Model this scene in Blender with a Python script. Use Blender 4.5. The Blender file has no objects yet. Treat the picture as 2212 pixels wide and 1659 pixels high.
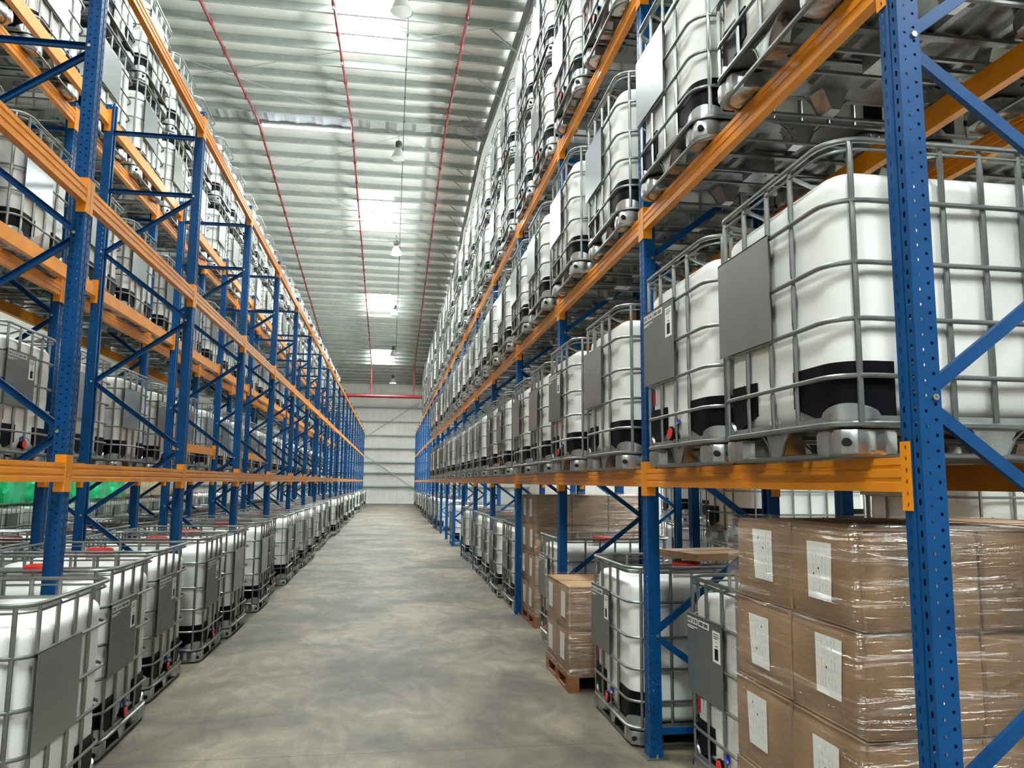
import bpy, math, random
from mathutils import Vector, Matrix, Euler

SC = bpy.context.scene
COL = SC.collection
PI = math.pi
random.seed(7)

# ------------------------------------------------------------------ camera
CAM_H = 1.725
PITCH, YAW, ROLL = 0.1257, 0.1519, 0.0088
FPX = 1684.2
cam_d = bpy.data.cameras.new('camera')
cam = bpy.data.objects.new('camera', cam_d)
COL.objects.link(cam)
SC.camera = cam
cam_d.sensor_fit = 'HORIZONTAL'
cam_d.sensor_width = 36.0
cam_d.lens = 36.0 * FPX / 2212.0
cam_d.clip_start = 0.05
cam_d.clip_end = 300
cy, sy = math.cos(YAW), math.sin(YAW)
cp, sp = math.cos(PITCH), math.sin(PITCH)
fwd = Vector((sy * cp, cy * cp, sp))
rgt = Vector((cy, -sy, 0))
up = rgt.cross(fwd)
r2 = rgt * math.cos(ROLL) + up * math.sin(ROLL)
u2 = up * math.cos(ROLL) - rgt * math.sin(ROLL)
M3 = Matrix((r2, u2, -fwd)).transposed()
cam.matrix_world = Matrix.Translation((0, 0, CAM_H)) @ M3.to_4x4()

# ------------------------------------------------------------------ world, light levels, exposure
SKY_STRENGTH = 0.16
LOWER_GLOW = 0.4
WALL_GLOW = 34.0          # added glowing strips, out of view in the right wall, to brighten the ceiling           # daylight coming in by the open loading side behind the camera
SKYLIGHT = 62.0              # translucent roof sheets
LAMP = 60.0
w = bpy.data.worlds.new('world')
SC.world = w
w.use_nodes = True
wn = w.node_tree
bgn = wn.nodes['Background']
wt = wn.nodes.new('ShaderNodeTexCoord')
wx = wn.nodes.new('ShaderNodeSeparateXYZ')
wr = wn.nodes.new('ShaderNodeValToRGB')          # pale sky above, brighter glow added below the horizon to lift the ceiling
wm = wn.nodes.new('ShaderNodeMapRange')
wm.inputs['From Min'].default_value = -1
wn.links.new(wt.outputs['Generated'], wx.inputs[0])
wn.links.new(wx.outputs['Z'], wm.inputs['Value'])
wn.links.new(wm.outputs['Result'], wr.inputs['Fac'])
wr.color_ramp.elements[0].position = 0.49
wr.color_ramp.elements[0].color = (LOWER_GLOW, LOWER_GLOW, LOWER_GLOW * .96, 1)
wr.color_ramp.elements[1].position = 0.51
wr.color_ramp.elements[1].color = (SKY_STRENGTH * .93, SKY_STRENGTH * .97, SKY_STRENGTH, 1)
wn.links.new(wr.outputs['Color'], bgn.inputs['Color'])
bgn.inputs['Strength'].default_value = 1.0
vs = SC.view_settings
vs.view_transform = 'Standard'
vs.look = 'None'
vs.gamma = 1
vs.use_curve_mapping = False
vs.exposure = 0.6
SC.cycles.max_bounces = 7
SC.cycles.diffuse_bounces = 5
SC.cycles.glossy_bounces = 3
SC.cycles.transparent_max_bounces = 8
SC.cycles.use_denoising = True
SC.cycles.sample_clamp_indirect = 8
SC.cycles.caustics_reflective = False
SC.cycles.caustics_refractive = False

# ------------------------------------------------------------------ plan of the hall (metres; X across the aisle, Y along it)
P = 2.725                    # bay length
XR, YR = 1.71, 2.313         # right rack: aisle posts, first frame
XL, YL = -1.992, 2.426       # left rack
XB = -3.20                   # second left row
DEPTH = 0.85
LV = (1.82, 3.57, 5.30)      # tops of the three beam levels
RIDGE_Y, RIDGE_Z, SA, SB = 24.85, 13.56, 0.105, 0.108
WALL_Y = 62.4
X0, X1, Y0 = -19.0, 11.0, -9.0


def roof_z(y):
    return RIDGE_Z - (SA * (RIDGE_Y - y) if y < RIDGE_Y else SB * (y - RIDGE_Y))


# ------------------------------------------------------------------ materials
def nodes(m):
    m.use_nodes = True
    nt = m.node_tree
    return nt, nt.nodes['Principled BSDF']


def mat(name, col, rough=0.5, metal=0.0, noise=0.0, nscale=8.0, bump=0.0, bscale=60.0, spec=0.5, coat=0.0, rvar=0.0):
    m = bpy.data.materials.new(name)
    nt, b = nodes(m)
    b.inputs['Base Color'].default_value = (*col, 1)
    b.inputs['Roughness'].default_value = rough
    b.inputs['Metallic'].default_value = metal
    b.inputs['Specular IOR Level'].default_value = spec
    if coat:
        b.inputs['Coat Weight'].default_value = coat
        b.inputs['Coat Roughness'].default_value = 0.15
    tc = nt.nodes.new('ShaderNodeTexCoord')
    if noise:
        n = nt.nodes.new('ShaderNodeTexNoise')
        n.inputs['Scale'].default_value = nscale
        n.inputs['Detail'].default_value = 5
        nt.links.new(tc.outputs['Object'], n.inputs['Vector'])
        r = nt.nodes.new('ShaderNodeValToRGB')
        r.color_ramp.elements[0].position = 0.3
        r.color_ramp.elements[1].position = 0.7
        r.color_ramp.elements[0].color = (*[c * (1 - noise) for c in col], 1)
        r.color_ramp.elements[1].color = (*[min(1, c * (1 + noise)) for c in col], 1)
        nt.links.new(n.outputs['Fac'], r.inputs['Fac'])
        nt.links.new(r.outputs['Color'], b.inputs['Base Color'])
        if rvar:
            mr = nt.nodes.new('ShaderNodeMapRange')
            mr.inputs['To Min'].default_value = rough - rvar
            mr.inputs['To Max'].default_value = rough + rvar
            nt.links.new(n.outputs['Fac'], mr.inputs['Value'])
            nt.links.new(mr.outputs['Result'], b.inputs['Roughness'])
    if bump:
        n2 = nt.nodes.new('ShaderNodeTexNoise')
        n2.inputs['Scale'].default_value = bscale
        n2.inputs['Detail'].default_value = 4
        nt.links.new(tc.outputs['Object'], n2.inputs['Vector'])
        bp = nt.nodes.new('ShaderNodeBump')
        bp.inputs['Strength'].default_value = bump
        bp.inputs['Distance'].default_value = 0.02
        nt.links.new(n2.outputs['Fac'], bp.inputs['Height'])
        nt.links.new(bp.outputs['Normal'], b.inputs['Normal'])
    return m


def emit(name, col, s):
    m = bpy.data.materials.new(name)
    nt, b = nodes(m)
    b.inputs['Base Color'].default_value = (0.8, 0.8, 0.8, 1)
    b.inputs['Emission Color'].default_value = (*col, 1)
    b.inputs['Emission Strength'].default_value = s
    return m


M = {}
M['blue'] = mat('blue_paint', (0.002, 0.058, 0.190), 0.38, 0, 0.16, 5.0, spec=0.22, coat=0.0, rvar=0.08)
M['orange'] = mat('orange_paint', (0.76, 0.265, 0.010), 0.36, 0, 0.12, 4.0, spec=0.35, coat=0.1, rvar=0.08)
M['bottle'] = mat('milky_plastic', (0.83, 0.855, 0.825), 0.42, 0, 0.025, 3.0, bump=0.12, bscale=5.0, spec=0.4)
M['steel'] = mat('galvanised_steel', (0.25, 0.265, 0.262), 0.36, 0.85, 0.08, 14.0)
M['deck'] = mat('pressed_galvanised_sheet', (0.46, 0.48, 0.48), 0.30, 0.9, 0.16, 9.0, bump=0.15, bscale=12.0, rvar=0.12)
M['pan'] = mat('shade_toned_zinc_underside', (0.20, 0.21, 0.21), 0.34, 0.85, 0.25, 9.0, bump=0.2, bscale=12.0, rvar=0.1)  # darker copy of the deck sheet, underside shade put into the colour
M['plate'] = mat('bare_steel_plate', (0.33, 0.36, 0.37), 0.30, 0.9, 0.07, 2.5, rvar=0.04)
M['print'] = mat('grey_printed_plate', (0.13, 0.14, 0.14), 0.42, 0.35, 0.08, 8.0)
M['black'] = mat('black_plastic', (0.004, 0.004, 0.006), 0.45, 0, 0, bump=0.05, bscale=8, spec=0.10)
M['red'] = mat('red_plastic', (0.62, 0.018, 0.012), 0.4)
M['bluep'] = mat('blue_plastic', (0.01, 0.03, 0.35), 0.4)
M['white'] = mat('white_paper', (0.78, 0.78, 0.74), 0.7)
M['dark'] = mat('hole_shade_seam_black', (0.004, 0.004, 0.004), 0.9)
M['wood'] = mat('pallet_wood', (0.23, 0.095, 0.035), 0.75, 0, 0.3, 9.0, bump=0.3, bscale=30)
M['redpipe'] = mat('red_pipe_paint', (0.19, 0.010, 0.016), 0.45, 0, 0.12, 3.0)
M['girt'] = mat('grey_galvanised_purlin', (0.33, 0.365, 0.345), 0.55, 0.0, 0.12, 3.0)
M['rafter'] = mat('grey_painted_rafter', (0.30, 0.31, 0.30), 0.55, 0.1, 0.1, 2.0)
M['roof'] = mat('white_insulation_foil', (0.88, 0.89, 0.865), 0.6, 0, 0.07, 1.4, bump=0.7, bscale=2.2)
M['wall'] = mat('white_wall_sheet', (0.62, 0.62, 0.595), 0.6, 0, 0.05, 0.8)
M['bolt'] = mat('zinc_bolt', (0.6, 0.57, 0.45), 0.3, 0.9)
M['lampmetal'] = mat('spun_aluminium', (0.62, 0.63, 0.60), 0.4, 0.3)
M['cable'] = mat('dark_cable', (0.05, 0.055, 0.05), 0.6)
M['green'] = mat('green_wrap', (0.03, 0.62, 0.27), 0.35, 0, 0.35, 3.0, bump=0.4, bscale=7)
M['cream'] = mat('cream_sack', (0.55, 0.48, 0.33), 0.7, 0, 0.2, 4.0, bump=0.5, bscale=6)
M['sky'] = emit('skylight_sheet', (0.95, 1.0, 0.975), SKYLIGHT)
M['glow_strip'] = emit('added_glow_sheet', (0.95, 1.0, 0.975), WALL_GLOW)
M['tube'] = emit('daylight_tube', (0.78, 0.76, 1.0), 16.0)
M['lamp_on'] = emit('lit_lamp_glass', (1.0, 1.0, 1.0), LAMP)
M['lamp_off'] = mat('frosted_lamp_glass', (0.62, 0.64, 0.62), 0.4)


def cardboard():
    m = bpy.data.materials.new('brown_cardboard')
    nt, b = nodes(m)
    N, L = nt.nodes.new, nt.links.new
    tc = N('ShaderNodeTexCoord')
    oi = N('ShaderNodeObjectInfo')
    ad = N('ShaderNodeVectorMath'); ad.operation = 'ADD'
    L(tc.outputs['Object'], ad.inputs[0]); L(oi.outputs['Location'], ad.inputs[1])
    n = N('ShaderNodeTexNoise'); n.inputs['Scale'].default_value = 5; n.inputs['Detail'].default_value = 6
    L(ad.outputs[0], n.inputs['Vector'])
    r = N('ShaderNodeValToRGB')
    r.color_ramp.elements[0].position = 0.28; r.color_ramp.elements[0].color = (0.190, 0.100, 0.038, 1)
    r.color_ramp.elements[1].position = 0.72; r.color_ramp.elements[1].color = (0.315, 0.178, 0.074, 1)
    L(n.outputs['Fac'], r.inputs['Fac']); L(r.outputs['Color'], b.inputs['Base Color'])
    b.inputs['Roughness'].default_value = 0.62
    n2 = N('ShaderNodeTexNoise'); n2.inputs['Scale'].default_value = 9; n2.inputs['Detail'].default_value = 5
    L(ad.outputs[0], n2.inputs['Vector'])
    bp = N('ShaderNodeBump'); bp.inputs['Strength'].default_value = 0.25; bp.inputs['Distance'].default_value = 0.02
    L(n2.outputs['Fac'], bp.inputs['Height']); L(bp.outputs['Normal'], b.inputs['Normal'])
    return m


def film():
    m = bpy.data.materials.new('clear_stretch_film')
    nt, b = nodes(m)
    N, L = nt.nodes.new, nt.links.new
    out = nt.nodes['Material Output']
    tc = N('ShaderNodeTexCoord')
    mp = N('ShaderNodeMapping')
    mp.inputs['Rotation'].default_value = (0.16, 0.12, 0.0)
    mp.inputs['Scale'].default_value = (1.3, 1.3, 15.0)
    L(tc.outputs['Object'], mp.inputs['Vector'])
    n = N('ShaderNodeTexNoise'); n.inputs['Scale'].default_value = 1.6; n.inputs['Detail'].default_value = 6
    n.inputs['Distortion'].default_value = 0.8
    L(mp.outputs['Vector'], n.inputs['Vector'])
    bp = N('ShaderNodeBump'); bp.inputs['Strength'].default_value = 1.0; bp.inputs['Distance'].default_value = 0.03
    L(n.outputs['Fac'], bp.inputs['Height'])
    gl = N('ShaderNodeBsdfGlossy'); gl.inputs['Roughness'].default_value = 0.07
    gl.inputs['Color'].default_value = (0.95, 0.95, 0.95, 1)
    L(bp.outputs['Normal'], gl.inputs['Normal'])
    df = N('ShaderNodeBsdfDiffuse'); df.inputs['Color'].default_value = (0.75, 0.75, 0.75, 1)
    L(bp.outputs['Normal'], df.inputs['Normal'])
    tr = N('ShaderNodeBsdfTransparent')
    r = N('ShaderNodeMapRange')  # streak mask: whitish diffuse painted in as highlights on the film
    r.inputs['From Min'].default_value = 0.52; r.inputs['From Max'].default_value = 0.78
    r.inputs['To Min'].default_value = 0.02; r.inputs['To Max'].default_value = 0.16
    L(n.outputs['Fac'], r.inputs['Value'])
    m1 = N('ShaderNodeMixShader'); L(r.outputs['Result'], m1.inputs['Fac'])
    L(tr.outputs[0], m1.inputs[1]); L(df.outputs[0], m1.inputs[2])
    m2 = N('ShaderNodeMixShader'); m2.inputs['Fac'].default_value = 0.15
    L(m1.outputs[0], m2.inputs[1]); L(gl.outputs[0], m2.inputs[2])
    L(m2.outputs[0], out.inputs['Surface'])
    return m


def concrete():
    m = bpy.data.materials.new('worn_concrete_floor')
    nt, b = nodes(m)
    N, L = nt.nodes.new, nt.links.new
    tc = N('ShaderNodeTexCoord')
    # broad stains
    n1 = N('ShaderNodeTexNoise'); n1.inputs['Scale'].default_value = 0.75; n1.inputs['Detail'].default_value = 8
    n1.inputs['Roughness'].default_value = 0.62; n1.inputs['Distortion'].default_value = 0.6
    L(tc.outputs['Object'], n1.inputs['Vector'])
    r1 = N('ShaderNodeValToRGB')
    e = r1.color_ramp.elements
    e[0].position = 0.36; e[0].color = (0.060, 0.052, 0.036, 1)
    e[1].position = 0.64; e[1].color = (0.232, 0.200, 0.142, 1)
    k = e.new(0.5); k.color = (0.136, 0.119, 0.085, 1)
    L(n1.outputs['Fac'], r1.inputs['Fac'])
    # tyre marks drawn along the aisle, slightly curved
    mp = N('ShaderNodeMapping'); mp.inputs['Scale'].default_value = (1.6, 0.8, 1)
    mp.inputs['Rotation'].default_value = (0, 0, 0.12)
    L(tc.outputs['Object'], mp.inputs['Vector'])
    n2 = N('ShaderNodeTexNoise'); n2.inputs['Scale'].default_value = 1.5; n2.inputs['Detail'].default_value = 9
    n2.inputs['Distortion'].default_value = 2.4
    L(mp.outputs['Vector'], n2.inputs['Vector'])
    r2_ = N('ShaderNodeValToRGB')
    e = r2_.color_ramp.elements
    e[0].position = 0.42; e[0].color = (0.50, 0.50, 0.50, 1)
    e[1].position = 0.60; e[1].color = (1.05, 1.05, 1.04, 1)
    L(n2.outputs['Fac'], r2_.inputs['Fac'])
    mx = N('ShaderNodeMix'); mx.data_type = 'RGBA'; mx.blend_type = 'MULTIPLY'; mx.inputs['Factor'].default_value = 0.6
    L(r1.outputs['Color'], mx.inputs['A']); L(r2_.outputs['Color'], mx.inputs['B'])
    # fine grit
    n3 = N('ShaderNodeTexNoise'); n3.inputs['Scale'].default_value = 55; n3.inputs['Detail'].default_value = 4
    L(tc.outputs['Object'], n3.inputs['Vector'])
    r3 = N('ShaderNodeMapRange'); r3.inputs['To Min'].default_value = 0.72; r3.inputs['To Max'].default_value = 1.28
    L(n3.outputs['Fac'], r3.inputs['Value'])
    mx2 = N('ShaderNodeMix'); mx2.data_type = 'RGBA'; mx2.blend_type = 'MULTIPLY'; mx2.inputs['Factor'].default_value = 1.0
    L(mx.outputs['Result'], mx2.inputs['A']); L(r3.outputs['Result'], mx2.inputs['B'])
    # saw-cut joints every 4.6 m
    sx = N('ShaderNodeSeparateXYZ'); L(tc.outputs['Object'], sx.inputs[0])

    def joint(sock, step, off):
        a = N('ShaderNodeMath'); a.operation = 'ADD'; a.inputs[1].default_value = off; L(sock, a.inputs[0])
        d = N('ShaderNodeMath'); d.operation = 'PINGPONG'; d.inputs[1].default_value = step / 2; L(a.outputs[0], d.inputs[0])
        c = N('ShaderNodeMath'); c.operation = 'GREATER_THAN'; c.inputs[1].default_value = 0.006; L(d.outputs[0], c.inputs[0])
        return c
    j = joint(sx.outputs['Y'], 4.6, -0.72)
    mj = N('ShaderNodeMapRange'); mj.inputs['To Min'].default_value = 0.55; L(j.outputs[0], mj.inputs['Value'])
    mx3 = N('ShaderNodeMix'); mx3.data_type = 'RGBA'; mx3.blend_type = 'MULTIPLY'; mx3.inputs['Factor'].default_value = 1.0
    L(mx2.outputs['Result'], mx3.inputs['A']); L(mj.outputs['Result'], mx3.inputs['B'])
    L(mx3.outputs['Result'], b.inputs['Base Color'])
    b.inputs['Roughness'].default_value = 0.55
    bp = N('ShaderNodeBump'); bp.inputs['Strength'].default_value = 0.15; bp.inputs['Distance'].default_value = 0.01
    L(n3.outputs['Fac'], bp.inputs['Height']); L(bp.outputs['Normal'], b.inputs['Normal'])
    return m


M['card'] = cardboard()
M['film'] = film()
M['floor'] = concrete()


# ------------------------------------------------------------------ mesh building
class MB:
    def __init__(s):
        s.v, s.f, s.mi, s.mats = [], [], [], []

    def _m(s, name):
        if name not in s.mats:
            s.mats.append(name)
        return s.mats.index(name)

    def poly(s, pts, m):
        n = len(s.v)
        s.v += [tuple(p) for p in pts]
        s.f.append(tuple(range(n, n + len(pts))))
        s.mi.append(s._m(m))

    def raw(s, vs_, fs, m):
        n = len(s.v)
        s.v += [tuple(p) for p in vs_]
        k = s._m(m)
        for f in fs:
            s.f.append(tuple(n + i for i in f))
            s.mi.append(k)

    def box(s, x0, x1, y0, y1, z0, z1, m):
        vs_ = [(x0, y0, z0), (x1, y0, z0), (x1, y1, z0), (x0, y1, z0), (x0, y0, z1), (x1, y0, z1), (x1, y1, z1), (x0, y1, z1)]
        s.raw(vs_, [(0, 3, 2, 1), (4, 5, 6, 7), (0, 1, 5, 4), (1, 2, 6, 5), (2, 3, 7, 6), (3, 0, 4, 7)], m)

    def loft(s, rings, m, cap0=True, cap1=True, closed=True):
        n = len(rings[0])
        vs_ = [p for r in rings for p in r]
        fs = []
        for i in range(len(rings) - 1):
            for j in range(n if closed else n - 1):
                a, b = i * n + j, i * n + (j + 1) % n
                fs.append((a, b, b + n, a + n))
        if cap0:
            fs.append(tuple(reversed(range(n))))
        if cap1:
            fs.append(tuple((len(rings) - 1) * n + j for j in range(n)))
        s.raw(vs_, fs, m)

    def tube(s, pts, r, m, n=6, closed=False, upv=(0, 0, 1), cap=True, flat=1.0):
        pts = [Vector(p) for p in pts]
        k = len(pts)
        upv = Vector(upv)
        rings = []
        for i in range(k):
            if closed:
                t = pts[(i + 1) % k] - pts[i - 1]
            else:
                t = pts[min(i + 1, k - 1)] - pts[max(i - 1, 0)]
            t.normalize()
            uu = upv if abs(t.dot(upv)) < 0.95 else Vector((1, 0, 0))
            a = t.cross(uu).normalized()
            b = a.cross(t)
            rings.append([pts[i] + a * r * flat * math.cos(2 * PI * (q + .5) / n) + b * r * math.sin(2 * PI * (q + .5) / n) for q in range(n)])
        if closed:
            rings.append(rings[0])
        s.loft(rings, m, cap and not closed, cap and not closed)

    def cyl(s, p, q, r, m, n=12, r2=None):
        p, q = Vector(p), Vector(q)
        t = (q - p).normalized()
        uu = Vector((0, 0, 1)) if abs(t.z) < 0.9 else Vector((1, 0, 0))
        a = t.cross(uu).normalized()
        b = a.cross(t)
        r2 = r if r2 is None else r2
        R = [[c + (a * math.cos(2 * PI * k / n) + b * math.sin(2 * PI * k / n)) * rr for k in range(n)] for c, rr in ((p, r), (q, r2))]
        s.loft(R, m)

    def lathe(s, prof, m, n=24, c=(0, 0)):
        R = [[(c[0] + r * math.cos(2 * PI * k / n), c[1] + r * math.sin(2 * PI * k / n), z) for k in range(n)] for r, z in prof]
        s.loft(R, m, False, False)

    def mesh(s, name, smooth=35):
        me = bpy.data.meshes.new(name)
        me.from_pydata(s.v, [], s.f)
        for k in s.mats:
            me.materials.append(M[k])
        me.polygons.foreach_set('material_index', s.mi)
        if smooth:
            me.polygons.foreach_set('use_smooth', [True] * len(s.f))
            me.set_sharp_from_angle(angle=math.radians(smooth))
        me.update()
        return me


def obj(name, me, parent=None, loc=(0, 0, 0), rot=(0, 0, 0)):
    if isinstance(me, MB):
        me = me.mesh(name)
    o = bpy.data.objects.new(name, me)
    COL.objects.link(o)
    o.location = loc
    o.rotation_euler = rot
    if parent:
        o.parent = parent
    return o


def tag(o, label, cat, group=None):
    o['label'] = label
    o['category'] = cat
    if group:
        o['group'] = group
    return o


def struct(o):
    o['kind'] = 'structure'
    return o


def thing(name, label, cat, loc=(0, 0, 0), rz=0.0, group=None):
    o = bpy.data.objects.new(name, None)
    COL.objects.link(o)
    o.location = loc
    o.rotation_euler = (0, 0, rz)
    o.empty_display_size = 0.2
    return tag(o, label, cat, group)


def copy_tree(src, parent=None):
    c = src.copy()
    COL.objects.link(c)
    c.parent = parent
    for ch in KIDS.get(src.name, []):
        copy_tree(ch, c)
    return c


KIDS = {}


def freeze(root):
    """remember the children of a finished prototype"""
    KIDS[root.name] = [o for o in root.children]
    for o in root.children:
        freeze(o)


PROTOS = []
ONES = 'zeroth first second third fourth fifth sixth seventh eighth ninth tenth eleventh twelfth thirteenth fourteenth fifteenth sixteenth seventeenth eighteenth nineteenth'.split()


def ordinal(n):
    if n < 20:
        return ONES[n]
    t = {2: 'twenty', 3: 'thirty', 4: 'forty'}[n // 10]
    return {2: 'twentieth', 3: 'thirtieth', 4: 'fortieth'}[n // 10] if n % 10 == 0 else t + '-' + ONES[n % 10]


def rr(wd, dp, r, n=5, z=0.0):
    """rounded rectangle, counter-clockwise, centred"""
    pts = []
    for cx, cy_, a0 in ((wd / 2 - r, dp / 2 - r, 0), (-wd / 2 + r, dp / 2 - r, 90), (-wd / 2 + r, -dp / 2 + r, 180), (wd / 2 - r, -dp / 2 + r, 270)):
        for k in range(n + 1):
            a = math.radians(a0 + 90 * k / n)
            pts.append((cx + r * math.cos(a), cy_ + r * math.sin(a), z))
    return pts


# ------------------------------------------------------------------ room shell
def build_room():
    b = MB()
    nx, ny = 2, 4
    b.poly([(X0, Y0, 0), (X1, Y0, 0), (X1, WALL_Y + .3, 0), (X0, WALL_Y + .3, 0)], 'floor')
    b.box(X0, X1, Y0, WALL_Y + .3, -0.25, -0.002, 'floor')
    struct(obj('floor', b))
    # roof sheets with real skylight openings
    b = MB()
    TH = 0.12
    sky_rows = []
    for cx in (-0.87, 7.9, -9.4):
        for (ya, yb) in ((-5.0, -1.75), (5.7, 8.95), (16.55, 19.85), (30.2, 33.45), (41.3, 44.5), (52.4, 55.75)):
            sky_rows.append((cx - .6, cx + .6, ya, yb))
    xs = sorted({X0, X1, *[q for s_ in sky_rows for q in s_[:2]]})
    ys = sorted({Y0, RIDGE_Y, WALL_Y + .3, *[q for s_ in sky_rows for q in s_[2:]]})
    for i in range(len(xs) - 1):
        for j in range(len(ys) - 1):
            mx_, my_ = (xs[i] + xs[i + 1]) / 2, (ys[j] + ys[j + 1]) / 2
            if any(s_[0] < mx_ < s_[1] and s_[2] < my_ < s_[3] for s_ in sky_rows):
                continue
            q = [(xs[i], ys[j]), (xs[i + 1], ys[j]), (xs[i + 1], ys[j + 1]), (xs[i], ys[j + 1])]
            lo = [(x, y, roof_z(y)) for x, y in q]
            hi = [(x, y, roof_z(y) + TH) for x, y in q]
            b.raw(lo + hi, [(0, 3, 2, 1), (4, 5, 6, 7), (0, 1, 5, 4), (1, 2, 6, 5), (2, 3, 7, 6), (3, 0, 4, 7)], 'roof')
    ceil = struct(obj('ceiling', b.mesh('ceiling', 0)))
    for n_, s_ in enumerate(sky_rows):
        k = MB()
        q = [(s_[0], s_[2]), (s_[1], s_[2]), (s_[1], s_[3]), (s_[0], s_[3])]
        lo = [(x, y, roof_z(y) + .02) for x, y in q]
        hi = [(x, y, roof_z(y) + .03) for x, y in q]
        k.raw(lo + hi, [(0, 3, 2, 1), (4, 5, 6, 7), (0, 1, 5, 4), (1, 2, 6, 5), (2, 3, 7, 6), (3, 0, 4, 7)], 'sky')
        o = struct(obj('window_or_added_strip_%d' % (n_ + 1), k.mesh('skylight', 0)))
    # purlins every metre: Z sections
    def purlin(y, ang):
        k = MB()
        z = roof_z(y)
        c = [(0.075, 0), (0.075, -.004), (0.004, -.004), (0.004, -.22), (-.085, -.22), (-.085, -.20), (-.089, -.20), (-.089, -.224), (0, -.224), (0, 0)]
        ca, sa_ = math.cos(ang), math.sin(ang)
        ring = [(y + u * ca - v * sa_, z + u * sa_ + v * ca) for u, v in c]
        k.loft([[(x, p[0], p[1]) for p in ring] for x in (X0, X1)], 'girt')
        return k
    y = 25.0
    ya = 24.35
    while ya > -1.5:
        struct(obj('purlin', purlin(ya, SA).mesh('purlin', 0), ceil)); ya -= 0.985
    yb = 25.35
    while yb < WALL_Y - .3:
        struct(obj('purlin', purlin(yb, -SB).mesh('purlin', 0), ceil)); yb += 0.985
    k = MB()                                   # pleated ridge closer
    n = 240
    for sgn in (1,):
        ring0, ring1 = [], []
        for i in range(n + 1):
            x = X0 + (X1 - X0) * i / n
            zz = RIDGE_Z - 0.16 + 0.02 * math.sin(x * 8) + .012 * math.sin(x * 21)
            ring0.append((x, RIDGE_Y - .30, zz)); ring1.append((x, RIDGE_Y + .30, zz))
        for i in range(n):
            k.poly([ring0[i], ring1[i], ring1[i + 1], ring0[i + 1]], 'girt')
    struct(obj('ridge_flashing', k.mesh('ridge_flashing', 0), ceil))
    # rafters (tapered I sections) with fly braces
    for xr in (2.85, -6.25, -15.3):
        k = MB()
        for ya_, yb_ in ((Y0, RIDGE_Y), (RIDGE_Y, WALL_Y)):
            for (x0, x1, dz0, dz1) in ((-.13, .13, -.20, -.185), (-.005, .005, -.82, -.20), (-.13, .13, -.84, -.82)):
                q = []
                for yy in (ya_, yb_):
                    q.append([(xr + x0, yy, roof_z(yy) + dz0), (xr + x1, yy, roof_z(yy) + dz0), (xr + x1, yy, roof_z(yy) + dz1), (xr + x0, yy, roof_z(yy) + dz1)])
                k.loft(q, 'rafter')
        struct(obj('rafter', k.mesh('rafter', 0), ceil))
    for yy, dk in ((17.5, 0), (20.4, 0), (23.37, 0), (24.35, 1), (25.35, 1), (27.32, 0), (28.3, 1), (30.3, 1), (31.26, 0), (33.2, 1), (35.2, 0), (38.15, 1), (39.1, 1), (42.1, 0), (45.0, 0), (48.0, 0)):
        k = MB()
        z = roof_z(yy)
        k.tube([(2.0, yy - .05, z - .18), (2.78, yy - .05, z - .80)], 0.025, 'rafter', 4)
        if dk:
            k.box(1.95, 2.85, yy - .09, yy - .08, z - .2, z - .02, 'rafter')
        struct(obj('fly_brace', k.mesh('fly_brace', 0), ceil))
    # thin crossed wind rods under the purlins
    for (xa, ya_, xb, yb_) in ((-6.1, 14.0, 2.7, 19.5), (-6.1, 22.0, 2.7, 17.0), (-6.1, 20.5, 2.7, 27.5), (-6.1, 29.5, 2.7, 23.5), (-6.1, 27.5, 2.7, 35), (-6.1, 36, 2.7, 29)):
        k = MB()
        pts = [(xa + (xb - xa) * t / 8, ya_ + (yb_ - ya_) * t / 8, roof_z(ya_ + (yb_ - ya_) * t / 8) - .22) for t in range(9)]
        k.tube(pts, 0.007, 'girt', 4)
        struct(obj('wind_rod', k, ceil))
    # walls
    zt = roof_z(WALL_Y)
    nw = len(sky_rows)
    for xa, xb in ((X1 - .04, X1),):
        for ya in range(0, 42, 6):
            nw += 1
            k = MB()
            k.box(xa, xb, ya + .2, ya + 5.8, 7.7, 8.9, 'glow_strip')  # unseen glowing strip, added to light the ceiling from the side
            struct(obj('window_or_added_strip_%d' % nw, k.mesh('added_glow_strip', 0)))
    b = MB()
    n = 60
    for i in range(n):                       # ribbed cladding
        xa, xb = X0 + (X1 - X0) * i / n, X0 + (X1 - X0) * (i + 1) / n
        d = 0.008
        q = [(xa, WALL_Y), (xa + (xb - xa) * .8, WALL_Y), (xa + (xb - xa) * .85, WALL_Y + d), (xb - .02, WALL_Y + d), (xb, WALL_Y)]
        for a, c in zip(q[:-1], q[1:]):
            b.poly([(a[0], a[1], 0), (c[0], c[1], 0), (c[0], c[1], zt), (a[0], a[1], zt)], 'wall')
    b.box(X0, X1, WALL_Y + .05, WALL_Y + .2, 0, zt + .1, 'wall')
    wb = struct(obj('wall_back', b.mesh('wall_back', 0)))
    for z in (1.29, 2.34, 3.17, 4.26, 5.28, 6.38, 7.48, 8.5):
        k = MB()
        k.box(X0, X1, WALL_Y - .20, WALL_Y, z - .012, z, 'girt')
        k.box(X0, X1, WALL_Y - .20, WALL_Y - .19, z - .012, z + .06, 'girt')
        k.box(X0, X1, WALL_Y - .012, WALL_Y, z - .012, z + .10, 'girt')
        struct(obj('girt', k.mesh('girt', 0), wb))
    for a, c in (((2.0, 7.9), (-2.0, 5.2)), ((-2.3, 3.9), (2.1, 1.0)), ((-2.0, 5.2), (-2.9, 4.6))):
        k = MB()
        k.tube([(a[0], WALL_Y - .26, a[1]), (c[0], WALL_Y - .26, c[1])], 0.035, 'girt', 6)
        struct(obj('wall_brace', k, wb))
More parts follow.
